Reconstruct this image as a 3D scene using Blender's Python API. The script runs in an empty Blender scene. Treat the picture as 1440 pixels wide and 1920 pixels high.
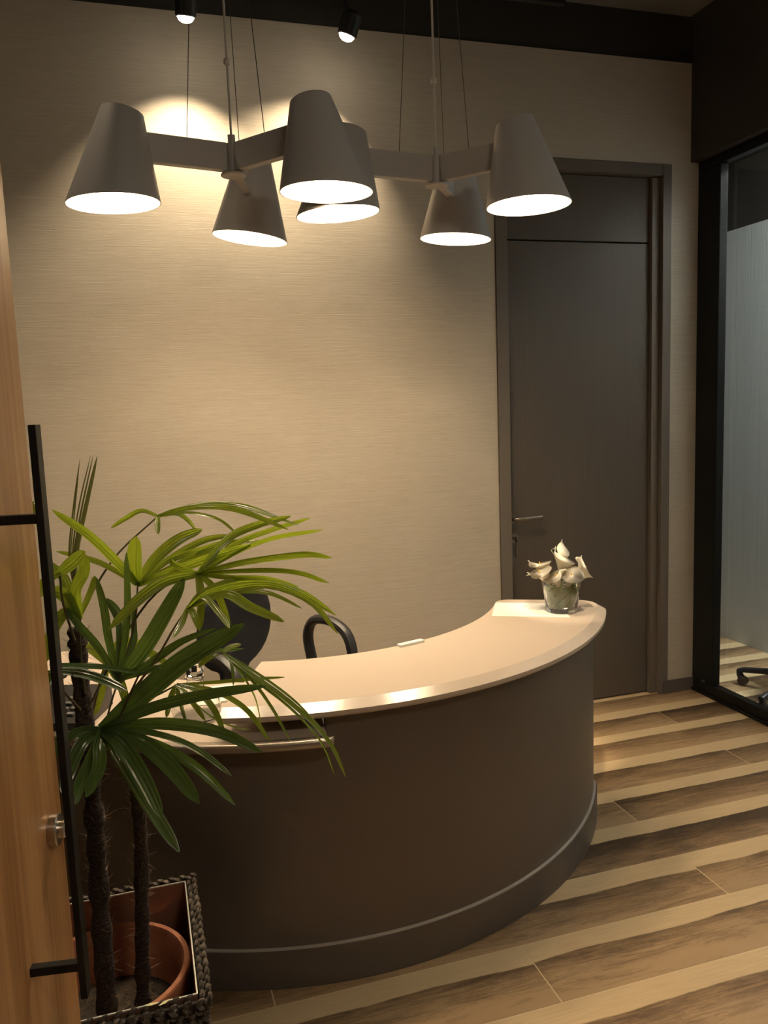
import bpy, bmesh, math, random
from math import sin, cos, pi, radians, sqrt, atan2, hypot
from mathutils import Vector, Matrix
random.seed(7)
S = bpy.context.scene
COL = S.collection

# ------------------------------------------------------------------ camera
YAW, PIT, ROL, FPX, H = radians(16.77), radians(7.39), radians(2.12), 1515.0, 1.58
def cam_axes():
    f = Vector((sin(YAW)*cos(PIT), cos(YAW)*cos(PIT), -sin(PIT)))
    r = Vector((cos(YAW), -sin(YAW), 0)); d = f.cross(r)
    return cos(ROL)*r + sin(ROL)*d, -sin(ROL)*r + cos(ROL)*d, f
CR, CD, CF = cam_axes()
cd = bpy.data.cameras.new('camera'); cam = bpy.data.objects.new('camera', cd); COL.objects.link(cam)
cd.sensor_fit = 'VERTICAL'; cd.sensor_height = 24.0; cd.lens = FPX/1920*24.0; cd.clip_start = .02
m = Matrix((CR, -CD, -CF)).transposed().to_4x4(); m.translation = (0, 0, H); cam.matrix_world = m
S.camera = cam
CAM = Vector((0, 0, H))

# ------------------------------------------------------------------ world, exposure
S.view_settings.view_transform = 'Standard'; S.view_settings.look = 'None'
S.view_settings.gamma = 1; S.view_settings.use_curve_mapping = False
S.view_settings.exposure = 0.1
w = bpy.data.worlds.new('world'); S.world = w; w.use_nodes = True
w.node_tree.nodes['Background'].inputs[0].default_value = (1, .82, .6, 1)
w.node_tree.nodes['Background'].inputs[1].default_value = .006
WARM = (1.0, .795, .535)
P_PENDANT, P_WALLSPOT, P_ADDEDSPOT, P_CORRIDOR, P_LOBBY = 14.8, 50.0, 29.0, 100.0, 5.0

# ------------------------------------------------------------------ helpers
def ray(x, y): return CR*((x-720)/FPX) + CD*((y-960)/FPX) + CF
def at(x, y, Y): r = ray(x, y); return CAM + r*(Y/r.y)          # point of the place seen there, Y metres into the room
def on_z(x, y, z): r = ray(x, y); return CAM + r*((z-H)/r.z)

MATS = {}
def principled(name, col, rough=.5, metal=0, **kw):
    m_ = bpy.data.materials.new(name); m_.use_nodes = True; MATS[name] = m_
    b = m_.node_tree.nodes['Principled BSDF']
    b.inputs['Base Color'].default_value = (*col, 1); b.inputs['Roughness'].default_value = rough; b.inputs['Metallic'].default_value = metal
    for k, v in kw.items(): b.inputs[k].default_value = v
    return m_, m_.node_tree, b
def node(t, kind, **kw):
    n = t.nodes.new(kind)
    for k, v in kw.items(): setattr(n, k, v)
    return n
def coords(t, scale=(1, 1, 1), kind='Object', add=None):
    tc = node(t, 'ShaderNodeTexCoord'); mp = node(t, 'ShaderNodeMapping'); mp.inputs['Scale'].default_value = scale
    t.links.new(tc.outputs[kind], mp.inputs['Vector'])
    if add is not None: t.links.new(add, mp.inputs['Location'])
    return mp.outputs[0]
def noise(t, vec, scale=5, detail=3, rough=.5, dist=0):
    n = node(t, 'ShaderNodeTexNoise'); n.inputs['Scale'].default_value = scale; n.inputs['Detail'].default_value = detail
    n.inputs['Roughness'].default_value = rough; n.inputs['Distortion'].default_value = dist
    t.links.new(vec, n.inputs['Vector']); return n.outputs['Fac']
def ramp(t, fac, stops):
    r = node(t, 'ShaderNodeValToRGB'); e = r.color_ramp.elements
    while len(e) < len(stops): e.new(.5)
    for i, (p, c) in enumerate(stops): e[i].position = p; e[i].color = (*c, 1)
    t.links.new(fac, r.inputs[0]); return r.outputs[0]
def bump(t, b, h, strength=.3, dist=.01):
    n = node(t, 'ShaderNodeBump'); n.inputs['Strength'].default_value = strength; n.inputs['Distance'].default_value = dist
    t.links.new(h, n.inputs['Height']); t.links.new(n.outputs[0], b.inputs['Normal'])
def mix(t, fac, a, b, mode='MIX'):
    n = node(t, 'ShaderNodeMix', data_type='RGBA', blend_type=mode)
    if isinstance(fac, (int, float)): n.inputs[0].default_value = fac
    else: t.links.new(fac, n.inputs[0])
    for s, i in ((a, 6), (b, 7)):
        if isinstance(s, tuple): n.inputs[i].default_value = (*s, 1)
        else: t.links.new(s, n.inputs[i])
    return n.outputs[2]
def math_(t, op, a, b=None):
    n = node(t, 'ShaderNodeMath', operation=op)
    for i, s in enumerate((a, b)):
        if s is None: continue
        if isinstance(s, (int, float)): n.inputs[i].default_value = s
        else: t.links.new(s, n.inputs[i])
    return n.outputs[0]

class MB:
    """collects shapes, then links them as one mesh object"""
    def __init__(s): s.bm = bmesh.new()
    def face(s, vs):
        try: return s.bm.faces.new(vs)
        except ValueError: return None
    def box(s, x0, x1, y0, y1, z0, z1, mat=None, bevel=0):
        r = bmesh.ops.create_cube(s.bm, size=1)
        for v in r['verts']:
            v.co = Vector(((x0+x1)/2+v.co.x*(x1-x0), (y0+y1)/2+v.co.y*(y1-y0), (z0+z1)/2+v.co.z*(z1-z0)))
        if bevel:
            es = list({e for v in r['verts'] for e in v.link_edges})
            rr = bmesh.ops.bevel(s.bm, geom=es, offset=bevel, segments=2, affect='EDGES', profile=.5)
            vs = list({v for f in rr['faces'] for v in f.verts} | {v for v in r['verts'] if v.is_valid})
        else: vs = r['verts']
        if mat is not None:
            for v in vs: v.co = mat @ v.co
        return s
    def rings(s, rings, closed=True, cap0=True, cap1=True, loop=False):
        L = [[s.bm.verts.new(p) for p in r] for r in rings]
        n = len(L[0]); last = len(L) if loop else len(L)-1
        for i in range(last):
            a, b = L[i], L[(i+1) % len(L)]
            for j in range(n if closed else n-1):
                k = (j+1) % n; s.face((a[j], a[k], b[k], b[j]))
        if not loop:
            if cap0 and n > 2: s.face(L[0][::-1])
            if cap1 and n > 2: s.face(L[-1])
        return s
    def tube(s, pts, rad, n=8, cap=True):
        pts = [Vector(p) for p in pts]; R = rad if isinstance(rad, (list, tuple)) else [rad]*len(pts)
        rs = []; up = None
        for i, p in enumerate(pts):
            t = (pts[min(i+1, len(pts)-1)] - pts[max(i-1, 0)]).normalized()
            if up is None:
                up = t.cross(Vector((.31, .2, .93)) if abs(t.z) < .9 else Vector((1, .1, 0))).normalized()
            else: up = (up - t*up.dot(t)).normalized()
            b = t.cross(up)
            rs.append([p + (up*cos(2*pi*k/n) + b*sin(2*pi*k/n))*R[i] for k in range(n)])
        return s.rings(rs, True, cap, cap)
    def lathe(s, prof, center=(0, 0, 0), n=24, caps=True):
        c = Vector(center)
        return s.rings([[c + Vector((r*cos(2*pi*k/n), r*sin(2*pi*k/n), z)) for k in range(n)] for r, z in prof], True, caps, caps)
    def arc(s, prof, angles, c):
        """sweep a closed (r, z) profile, prof(a), around the vertical axis at c"""
        return s.rings([[Vector((c[0]+r*cos(a), c[1]+r*sin(a), z)) for r, z in prof(a)] for a in angles])
    def build(s, name, mat, parent=None, smooth=False, loc=None, angle=35):
        bmesh.ops.recalc_face_normals(s.bm, faces=s.bm.faces[:])
        me = bpy.data.meshes.new(name); 
        for f in s.bm.faces: f.smooth = smooth
        s.bm.to_mesh(me); s.bm.free()
        if smooth and angle < 180:
            me.set_sharp_from_angle(angle=radians(angle))
        for mm in (mat if isinstance(mat, (list, tuple)) else [mat]): me.materials.append(MATS[mm])
        o = bpy.data.objects.new(name, me); COL.objects.link(o)
        if parent is not None: o.parent = parent
        if loc is not None: o.location = loc
        return o
def tag(o, label=None, cat=None, group=None, kind=None):
    if label: o['label'] = label
    if cat: o['category'] = cat
    if group: o['group'] = group
    if kind: o['kind'] = kind
    return o
def empty(name, label=None, cat=None, loc=(0, 0, 0), rz=0, group=None, kind=None):
    o = bpy.data.objects.new(name, None); o.empty_display_size = .05; COL.objects.link(o)
    o.location = loc; o.rotation_euler = (0, 0, rz)
    return tag(o, label, cat, group, kind)
def copy_tree(o, parent=None):
    c = o.copy(); COL.objects.link(c); c.parent = parent
    for ch in list(o.children): copy_tree(ch, c)
    return c
def spline(P, n=12):
    P = [Vector(p) for p in P]
    if len(P) == 2: return [P[0].lerp(P[1], i/(n-1)) for i in range(n)]
    Q = [2*P[0]-P[1]] + P + [2*P[-1]-P[-2]]; out = []; segs = len(P)-1
    for i in range(n):
        u = i/(n-1)*segs; k = min(int(u), segs-1); t = u-k
        a, b, c, d = Q[k:k+4]
        out.append(.5*((2*b)+(c-a)*t+(2*a-5*b+4*c-d)*t*t+(3*b-a-3*c+d)*t**3))
    return out
def lamp(name, kind, loc, power, color=WARM, size=.03, target=None, spot=None, blend=.3, parent=None):
    l = bpy.data.lights.new(name, kind); l.energy = power; l.color = color
    if kind in ('POINT', 'SPOT'): l.shadow_soft_size = size
    if kind == 'SPOT': l.spot_size = radians(spot); l.spot_blend = blend
    o = bpy.data.objects.new(name, l); COL.objects.link(o); o.location = loc
    if target is not None:
        o.rotation_euler = (Vector(target)-Vector(loc)).to_track_quat('-Z', 'Y').to_euler()
    if parent is not None: o.parent = parent
    return o

# ------------------------------------------------------------------ materials
def make_materials():
    # grasscloth wallpaper
    m_, t, b = principled('grasscloth', (.5, .45, .37), .62)
    v = coords(t, (1.6, 1.6, 150)); n1 = noise(t, v, 3, 4, .6)
    v2 = coords(t, (7, 7, 420)); n2 = noise(t, v2, 2, 3, .6)
    s_ = math_(t, 'ADD', math_(t, 'MULTIPLY', n1, .6), math_(t, 'MULTIPLY', n2, .4))
    t.links.new(ramp(t, s_, [(.3, (.40, .35, .275)), (.5, (.50, .44, .355)), (.68, (.58, .52, .43))]), b.inputs['Base Color'])
    bump(t, b, s_, .35, .004)
    # floor tile planks: cream sapwood along one edge, dark heartwood beside it
    m_, t, b = principled('wood_tile', (.3, .2, .1), .42)
    oi = node(t, 'ShaderNodeObjectInfo')
    rnd = oi.outputs['Random']; rnd2 = math_(t, 'FRACT', math_(t, 'MULTIPLY', rnd, 17.31)); rnd3 = math_(t, 'FRACT', math_(t, 'MULTIPLY', rnd, 7.77))
    off = node(t, 'ShaderNodeCombineXYZ'); t.links.new(math_(t, 'MULTIPLY', rnd, 37), off.inputs[0]); t.links.new(math_(t, 'MULTIPLY', rnd2, 11), off.inputs[1])
    g1 = noise(t, coords(t, (1.1, 7.5, 1), add=off.outputs[0]), 2.6, 7, .66, 1.6)
    g2 = noise(t, coords(t, (2.0, 40, 1), add=off.outputs[0]), 4, 6, .65, .6)
    g3 = noise(t, coords(t, (5, 16, 1), add=off.outputs[0]), 3, 5, .7, 2.5)
    tc = node(t, 'ShaderNodeTexCoord'); sp = node(t, 'ShaderNodeSeparateXYZ'); t.links.new(tc.outputs['Object'], sp.inputs[0])
    wob = noise(t, coords(t, (.8, .4, 1), add=off.outputs[0]), 2.2, 6, .55)
    # signed distance to the sapwood boundary, metres
    edge = math_(t, 'ADD', math_(t, 'ADD', sp.outputs[1], math_(t, 'MULTIPLY', wob, .055)), math_(t, 'MULTIPLY', rnd2, .022))
    dist = math_(t, 'SUBTRACT', edge, .078)
    fac = node(t, 'ShaderNodeMapRange'); fac.inputs[1].default_value = -.0015; fac.inputs[2].default_value = .0025; t.links.new(dist, fac.inputs[0])
    away = node(t, 'ShaderNodeMapRange'); away.inputs[1].default_value = -.16; away.inputs[2].default_value = 0; away.inputs[3].default_value = .16; away.inputs[4].default_value = -.05; t.links.new(dist, away.inputs[0])
    h = math_(t, 'ADD', math_(t, 'ADD', math_(t, 'MULTIPLY', g1, .46), math_(t, 'MULTIPLY', g2, .34)), math_(t, 'MULTIPLY', g3, .20))
    h = math_(t, 'ADD', math_(t, 'ADD', h, away.outputs[0]), math_(t, 'MULTIPLY', math_(t, 'SUBTRACT', rnd3, .5), .16))
    dark = ramp(t, h, [(.38, (.055, .031, .014)), (.47, (.125, .072, .034)), (.56, (.23, .142, .070)), (.68, (.40, .26, .135))])
    light = ramp(t, g2, [(.3, (.55, .39, .215)), (.7, (.66, .485, .28))])
    t.links.new(mix(t, fac.outputs[0], dark, light), b.inputs['Base Color'])
    t.links.new(math_(t, 'ADD', math_(t, 'MULTIPLY', g2, .2), .3), b.inputs['Roughness'])
    bump(t, b, g2, .10, .002)
    principled('grout', (.66, .50, .31), .8)
    # ceiling, dark paint
    m_, t, b = principled('black_ceiling', (.17, .16, .15), .75)
    bump(t, b, noise(t, coords(t), 9, 5), .4, .02)
    principled('dark_soffit', (.032, .027, .021), .7)
    principled('dark_metal', (.02, .02, .02), .45, .3)
    principled('black_frame', (.006, .006, .006), .45, 0, **{'Specular IOR Level': .25})
    principled('pale_plaster', (.11, .095, .08), .8)
    # inner door laminate
    m_, t, b = principled('taupe_laminate', (.125, .10, .08), .5)
    n1 = noise(t, coords(t, (40, 40, 1.2)), 3, 4, .6)
    t.links.new(ramp(t, n1, [(.3, (.084, .066, .048)), (.7, (.096, .075, .056))]), b.inputs['Base Color'])
    principled('taupe_frame', (.135, .11, .088), .5)
    principled('taupe_skirting', (.11, .088, .078), .5)
    principled('satin_steel', (.55, .50, .45), .28, 1)
    principled('dark_steel', (.32, .27, .23), .35, 1)
    # entrance door wood
    m_, t, b = principled('oak_veneer', (.4, .2, .08), .34)
    v = coords(t, (9, 9, .55)); g = noise(t, v, 2.4, 5, .6, .7); v2 = coords(t, (55, 55, 1.6)); g2 = noise(t, v2, 2, 4, .6)
    s_ = math_(t, 'ADD', math_(t, 'MULTIPLY', g, .65), math_(t, 'MULTIPLY', g2, .35))
    t.links.new(ramp(t, s_, [(.32, (.33, .155, .052)), (.5, (.48, .245, .095)), (.66, (.60, .33, .14))]), b.inputs['Base Color'])
    principled('oak_edge', (.30, .15, .06), .5)
    # desk
    m_, t, b = principled('taupe_panel', (.14, .112, .092), .4, .25)
    principled('desk_top', (.56, .46, .37), .33)
    principled('desk_edge', (.54, .45, .365), .21, 0, **{'Specular IOR Level': .8})
    principled('plinth', (.135, .11, .092), .38, .25)
    principled('bronze_edge', (.40, .34, .28), .30, .6)
    principled('ledge_highlight', (.62, .56, .50), .35, .3)  # pale tone stands in for light caught on the plinth ledge
    # pendant
    principled('lamp_paint', (.47, .45, .44), .40)
    principled('lamp_inside', (.9, .87, .82), .5)
    principled('white_cord', (.6, .56, .5), .5)
    principled('thin_wire', (.10, .08, .06), .5, .5)
    m_, t, b = principled('bulb_glow', (1, .9, .75), .4)
    b.inputs['Emission Color'].default_value = (1, .86, .66, 1); b.inputs['Emission Strength'].default_value = 22
    m_, t, b = principled('spot_glow', (1, .9, .75), .4)
    b.inputs['Emission Color'].default_value = (1, .88, .68, 1); b.inputs['Emission Strength'].default_value = 40
    m_, t, b = principled('cool_glow', (.9, .95, 1), .4)
    b.inputs['Emission Color'].default_value = (.85, .95, 1, 1); b.inputs['Emission Strength'].default_value = 3
    # glass
    for nm, c in (('clear_glass', (.98, .99, .98)), ('pane_glass', (.93, .97, .96))):
        m_, t, b = principled(nm, c, .0, 0, **{'Transmission Weight': 1.0, 'IOR': 1.46})
        lp = node(t, 'ShaderNodeBsdfTransparent'); lp.inputs[0].default_value = (*c, 1)
    principled('water', (.93, .97, .9), .0, 0, **{'Transmission Weight': 1.0, 'IOR': 1.33})
    m_, t, b = principled('frosted_film', (.40, .43, .43), .55)
    n1 = noise(t, coords(t, (160, 160, .5)), 1, 2)
    t.links.new(ramp(t, n1, [(.35, (.55, .575, .56)), (.65, (.63, .645, .63))]), b.inputs['Base Color'])
    bump(t, b, n1, .3, .003)
    # plant
    def leaf(name, c0, c1, tr, share):
        m_, t, b = principled(name, c0, .24)
        oi = node(t, 'ShaderNodeObjectInfo')
        n1 = noise(t, coords(t, (30, 30, 30)), 1.5, 3)
        t.links.new(mix(t, oi.outputs['Random'], c0, c1), b.inputs['Base Color'])
        ts = node(t, 'ShaderNodeBsdfTranslucent'); ts.inputs[0].default_value = (*tr, 1)
        mx = node(t, 'ShaderNodeMixShader'); mx.inputs[0].default_value = share
        out = t.nodes['Material Output']
        t.links.new(b.outputs[0], mx.inputs[1]); t.links.new(ts.outputs[0], mx.inputs[2]); t.links.new(mx.outputs[0], out.inputs[0])
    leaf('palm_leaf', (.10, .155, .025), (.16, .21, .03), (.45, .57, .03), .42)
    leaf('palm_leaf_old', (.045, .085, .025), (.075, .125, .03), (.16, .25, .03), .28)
    leaf('spear_leaf', (.09, .085, .04), (.11, .10, .045), (.2, .22, .05), .25)
    leaf('petal', (.85, .80, .70), (.88, .84, .74), (.85, .80, .62), .3)
    leaf('green_blade', (.16, .24, .06), (.22, .30, .08), (.35, .45, .10), .35)
    principled('stalk', (.09, .075, .03), .5)
    m_, t, b = principled('palm_bark', (.05, .03, .018), .9)
    n1 = noise(t, coords(t, (30, 30, 60)), 3, 4)
    t.links.new(ramp(t, n1, [(.35, (.014, .008, .005)), (.65, (.055, .032, .019))]), b.inputs['Base Color'])
    bump(t, b, n1, .8, .01)
    principled('bark_fibre', (.075, .045, .025), .9)
    m_, t, b = principled('terracotta', (.42, .17, .085), .75)
    n1 = noise(t, coords(t), 14, 4)
    t.links.new(ramp(t, n1, [(.35, (.25, .085, .04)), (.65, (.36, .14, .07))]), b.inputs['Base Color'])
    m_, t, b = principled('soil', (.03, .02, .012), .95)
    n1 = noise(t, coords(t), 60, 4)
    t.links.new(ramp(t, n1, [(.35, (.008, .005, .003)), (.7, (.040, .026, .015))]), b.inputs['Base Color'])
    m_, t, b = principled('wicker', (.10, .075, .055), .7)
    n1 = noise(t, coords(t), 55, 3)
    t.links.new(ramp(t, n1, [(.35, (.035, .025, .018)), (.65, (.10, .076, .055))]), b.inputs['Base Color'])
    principled('planter_core', (.03, .022, .018), .8)
    principled('copper_liner', (.36, .20, .14), .42, .7)
    principled('liner_rim', (.75, .72, .66), .35, .6)
    principled('yellow_leaf', (.80, .72, .42), .7)
    # chair, phone, paper
    m_, t, b = principled('black_fabric', (.012, .012, .014), .6)
    bump(t, b, noise(t, coords(t), 400, 2), .2, .001)
    principled('black_plastic', (.018, .017, .017), .42)
    principled('grey_button', (.10, .10, .10), .5)
    principled('white_paper', (.86, .83, .77), .7)
    principled('red_print', (.55, .04, .03), .6)
    principled('yellow_spadix', (.85, .48, .05), .6)
make_materials()

# ------------------------------------------------------------------ the setting
YW = 3.58                      # face of the papered wall
GX = 2.79                      # glass partition
X0, X1, Y0, Y1 = -2.1, 3.66, -2.2, 4.9
CEIL = 3.42
def structure(o, label): return tag(o, label, None, None, 'structure')

def make_floor():
    fl = structure(MB().box(X0, X1, Y0, Y1, -.06, -.0009).build('floor', 'grout'), 'striped brown and cream wood-look tile floor')
    W, L, gap = .2427, 1.455, .0042
    me = {}
    def plank(n0, n1, y0, x0, x1):
        key = round(x1-x0, 4)
        if key not in me:
            o = MB().box(-(x1-x0)/2+gap/2, (x1-x0)/2-gap/2, -W/2+gap/2, W/2-gap/2, -.012, 0, bevel=.0006).build('plank', 'wood_tile', fl)
            me[key] = o.data
        else:
            o = bpy.data.objects.new('plank', me[key]); COL.objects.link(o); o.parent = fl
        o.location = ((x0+x1)/2, y0+W/2, 0)
    k0 = math.floor((Y0-1.7475)/W)+1
    k = k0
    while 1.7475+(k+1)*W < Y1:
        y0 = 1.7475+k*W; j = .97 if k % 2 == 0 else 1.70
        x = j - L*math.ceil((j-X0)/L)
        while x < X1:
            a, b_ = max(x, X0), min(x+L, X1)
            if b_-a > .05: plank(0, 0, y0, a, b_)
            x += L
        k += 1
make_floor()

# papered back wall with an opening for the inner door
DX0, DX1, DZ = 1.667, 2.634, 2.72
def wall_with_gap():
    b = MB()
    b.box(X0, DX0, YW, YW+.14, 0, 3.2); b.box(DX1, GX+.02, YW, YW+.14, 0, 3.2); b.box(DX0, DX1, YW, YW+.14, DZ, 3.2)
    return b
structure(wall_with_gap().build('wall_back', 'grasscloth'), 'beige grasscloth papered back wall behind the reception desk')
structure(MB().box(X0, GX+.02, YW+.012, YW+.14, 3.2, CEIL).build('wall_back_upper', 'dark_soffit'), 'dark painted strip of wall above the wallpaper')
structure(MB().box(X0-.1, X0, Y0, YW+.14, 0, CEIL).build('wall_left', 'pale_plaster'), 'plain wall on the left of the reception')
structure(MB().box(X0-.1, X1+.1, Y0-.1, Y0, 0, CEIL).build('wall_front', 'pale_plaster'), 'plain wall behind the visitor')
structure(MB().box(X0-.1, X1+.1, Y0-.1, Y1+.1, CEIL, CEIL+.1).build('ceiling', 'black_ceiling'), 'black painted open ceiling')
structure(MB().box(2.745, GX+.12, Y0, YW-.001, 2.735, CEIL).build('wall_right', 'dark_soffit'), 'dark bulkhead above the glass partition')
structure(MB().box(DX1-.03, GX-.001, YW-.013, YW-.0005, .001, .068).build('baseboard_back', 'taupe_skirting'), 'short taupe skirting between inner door and glass partition')
structure(MB().box(X0, 1.655, YW-.013, YW-.0005, .001, .068).build('baseboard_left', 'taupe_skirting'), 'taupe skirting under the papered wall behind the desk')

# ceiling services
def conduit(p, q, r, label, name='ceiling_conduit'):
    tag(MB().tube([p, q], r, 10).build(name, 'dark_metal', None, True), label, 'conduit', 'ceiling conduits')
conduit((X0+.1, 3.05, 3.35), (2.7, 3.05, 3.35), .022, 'thin dark conduit running along the ceiling near the back wall')
conduit((.9, 2.55, 3.37), (2.74, 2.55, 3.37), .034, 'thick dark pipe under the ceiling above the desk end')

# glass partition
def make_partition():
    g = empty('window_1', 'black framed glass partition on the right', None, (GX, 0, 0), kind='structure')
    ya, yb = Y0+.02, YW-.002
    posts = [(3.415, yb), (1.2, 1.27), (-.9, -.83)]
    MB().box(0, .05, ya, yb, .001, .068, bevel=.004).build('bottom_rail', 'black_frame', g)
    MB().box(0, .05, ya, yb, 2.69, 2.734, bevel=.003).build('top_rail', 'black_frame', g)
    MB().box(-.012, 0, ya, yb, .001, .018, bevel=.002).build('floor_channel', 'black_frame', g)
    for a, b_ in posts: MB().box(.0, .05, a, b_, .0685, 2.6895, bevel=.004).build('post', 'black_frame', g)
    ys = [3.415, 1.27, 1.2, -.83, -.9, ya]
    for i in range(0, 6, 2):
        MB().box(.040, .047, ys[i+1]-.01, ys[i]+.01, .06, 2.70).build('pane', 'pane_glass', g)
    MB().box(-.004, 0, 3.47, 3.50, .068, .078).build('clip', 'satin_steel', g)
make_partition()

# corridor beyond the glass
structure(MB().box(3.60, 3.64, Y0, Y1, .001, 2.58).build('wall_corridor', 'frosted_film'), 'grey blue frosted screen across the corridor')
structure(MB().box(3.60, 3.66, Y0, Y1, 2.581, CEIL).build('wall_corridor_upper', 'dark_soffit'), 'dark strip above the frosted corridor screen')
structure(MB().box(GX+.121, 3.60, Y0, Y1, 3.30, 3.36).build('ceiling_corridor', 'black_ceiling'), 'dark ceiling of the corridor beyond the glass')
structure(MB().box(GX+.02, GX+.12, YW+.0, Y1, 0, 3.3).build('wall_corridor_near', 'dark_soffit'), 'wall of the corridor continuing behind the reception')
structure(MB().box(GX, X1, Y1, Y1+.1, 0, 3.3).build('wall_corridor_end', 'pale_plaster'), 'end wall of the corridor')

# ------------------------------------------------------------------ inner door
def make_inner_door():
    d = empty('door_1', 'tall taupe inner door with upper panel and lever handle', None, ((DX0+DX1)/2, YW, 0), kind='structure')
    cx = (DX0+DX1)/2
    def b(name, x0, x1, y0, y1, z0, z1, mat, par=d, bev=.002):
        return MB().box(x0-cx, x1-cx, y0-YW, y1-YW, z0, z1, bevel=bev).build(name, mat, par)
    b('jamb', DX0+.003, DX0+.062, YW-.008, YW+.12, .001, DZ-.003, 'taupe_frame')
    b('jamb', DX1-.052, DX1-.003, YW-.008, YW+.12, .001, DZ-.003, 'taupe_frame')
    b('stop', DX1-.095, DX1-.053, YW+.02, YW+.12, .001, DZ-.06, 'taupe_frame')
    b('head', DX0+.063, DX1-.053, YW-.008, YW+.12, DZ-.055, DZ-.003, 'taupe_frame')
    xa, xb = DX0+.065, DX1-.097
    leaf = b('door_leaf', xa, xb, YW+.045, YW+.09, .008, 2.345, 'taupe_laminate')
    b('upper_panel', xa, xb, YW+.045, YW+.09, 2.352, DZ-.058, 'taupe_laminate')
    yl = .045
    hx, hz = 1.752-cx, 1.008
    # lever
    def cyl(name, x, z, r, y0, y1, mat, par):
        return MB().rings([[Vector((x+r*cos(2*pi*k/24), y, z+r*sin(2*pi*k/24))) for k in range(24)] for y in (y0, y1)]).build(name, mat, par, True)
    cyl('rosette', hx, hz, .026, yl-.009, yl-.0005, 'dark_steel', d)
    MB().tube([(hx, yl-.008, hz), (hx, yl-.045, hz), (hx+.012, yl-.056, hz+.001), (hx+.03, yl-.057, hz+.001), (hx+.14, yl-.056, hz+.004)], .010, 12).build('lever', 'dark_steel', d, True)
    cyl('lock_rosette', hx+.004, hz-.098, .026, yl-.009, yl-.0005, 'dark_steel', d)
    k = MB(); k.box(hx-.001, hx+.009, yl-.032, yl-.010, hz-.104, hz-.094)
    k.build('lock_cylinder', 'dark_steel', d)
    kk = empty('door_key', 'small key with a ring hanging in the lock under the lever', 'key', (cx+hx+.006, YW+yl-.036, hz-.1))
    MB().box(-.001, .001, -.012, .012, -.014, .012, bevel=.0008).build('key_head', 'dark_steel', kk)
    MB().tube([(0, 0+.013*sin(a), -.026+.013*cos(a)) for a in [i*2*pi/16 for i in range(17)]], .0012, 6).build('key_ring', 'dark_steel', kk, True)
    MB().box(-.001, .004, -.007, .007, -.09, -.038, bevel=.0008).build('key_fob', 'dark_steel', kk)
make_inner_door()

# ------------------------------------------------------------------ entrance door leaf (open, on the left)
def make_entrance_door():
    ang = radians(9); t = Vector((sin(ang), cos(ang), 0))            # along the leaf, towards its free edge
    E = Vector((-.167, 1.40, 0))
    d = empty('door_2', 'warm oak entrance door standing open at the left edge', None, E, -ang, kind='structure')
    # local frame: +y = t (free edge at y=0), +x = out of the face
    MB().box(-.042, 0, -1.0, 0, .008, 2.35, bevel=.0015).build('door_leaf', 'oak_veneer', d)
    MB().box(-.041, -.001, .0005, .0015, .009, 2.349).build('edge_band', 'oak_edge', d)
    h = MB().box(.068, .078, -.232, -.207, .745, 1.574, bevel=.001).build('pull_handle', 'black_frame', d)
    for z in (1.448, .792):
        MB().box(.0005, .0675, -.226, -.213, z-.0065, z+.0065, bevel=.0008).build('standoff', 'black_frame', h)
    z = .925
    def cyl(name, r0, r1, x0, x1, mat, par, y=-.066):
        return MB().rings([[Vector((x, y+r*cos(2*pi*k/28), z+r*sin(2*pi*k/28))) for k in range(28)] for x, r in ((x0, r0), (x1-.002, r0), (x1, r1))]).build(name, mat, par, True)
    lk = cyl('lock_rosette', .026, .024, .0005, .014, 'satin_steel', d)
    cyl('thumb_turn_collar', .014, .012, .0142, .024, 'satin_steel', lk)
    MB().box(.0242, .036, -.070, -.062, z-.017, z+.022, bevel=.002).build('thumb_turn', 'satin_steel', lk)
    p = E - t*1.03
    structure(MB().box(-.12, .03, -.10, 0, 0, CEIL).build('trim_1', 'oak_edge', None, False, (p.x, p.y, 0)), 'oak door post that carries the entrance door')
make_entrance_door()

# ------------------------------------------------------------------ reception desk
DC = (.563, 3.224)
def angs(a0, a1, n=64, ease=True):
    out = []
    for i in range(n+1):
        u = i/n
        if ease: u = .5-.5*cos(pi*u) if False else u
        out.append(a0+(a1-a0)*u)
    if ease:                                               # extra samples close to the ends, for the rounded corners
        d = (a1-a0)
        ex = [a0+d*q for q in (.0003, .001, .002, .004, .006, .009, .012)] + [a1-d*q for q in (.0003, .001, .002, .004, .006, .009, .012)]
        out = sorted(out+ex)
    return out
def rounded(a, a0, a1, R, rho0, rho1, sign=-1):
    s0, s1 = (a-a0)*R, (a1-a)*R
    off = 0
    if rho0 and s0 < rho0: off = max(off, rho0-sqrt(max(0, rho0**2-(rho0-s0)**2)))
    if rho1 and s1 < rho1: off = max(off, rho1-sqrt(max(0, rho1**2-(rho1-s1)**2)))
    return R + sign*off
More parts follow.
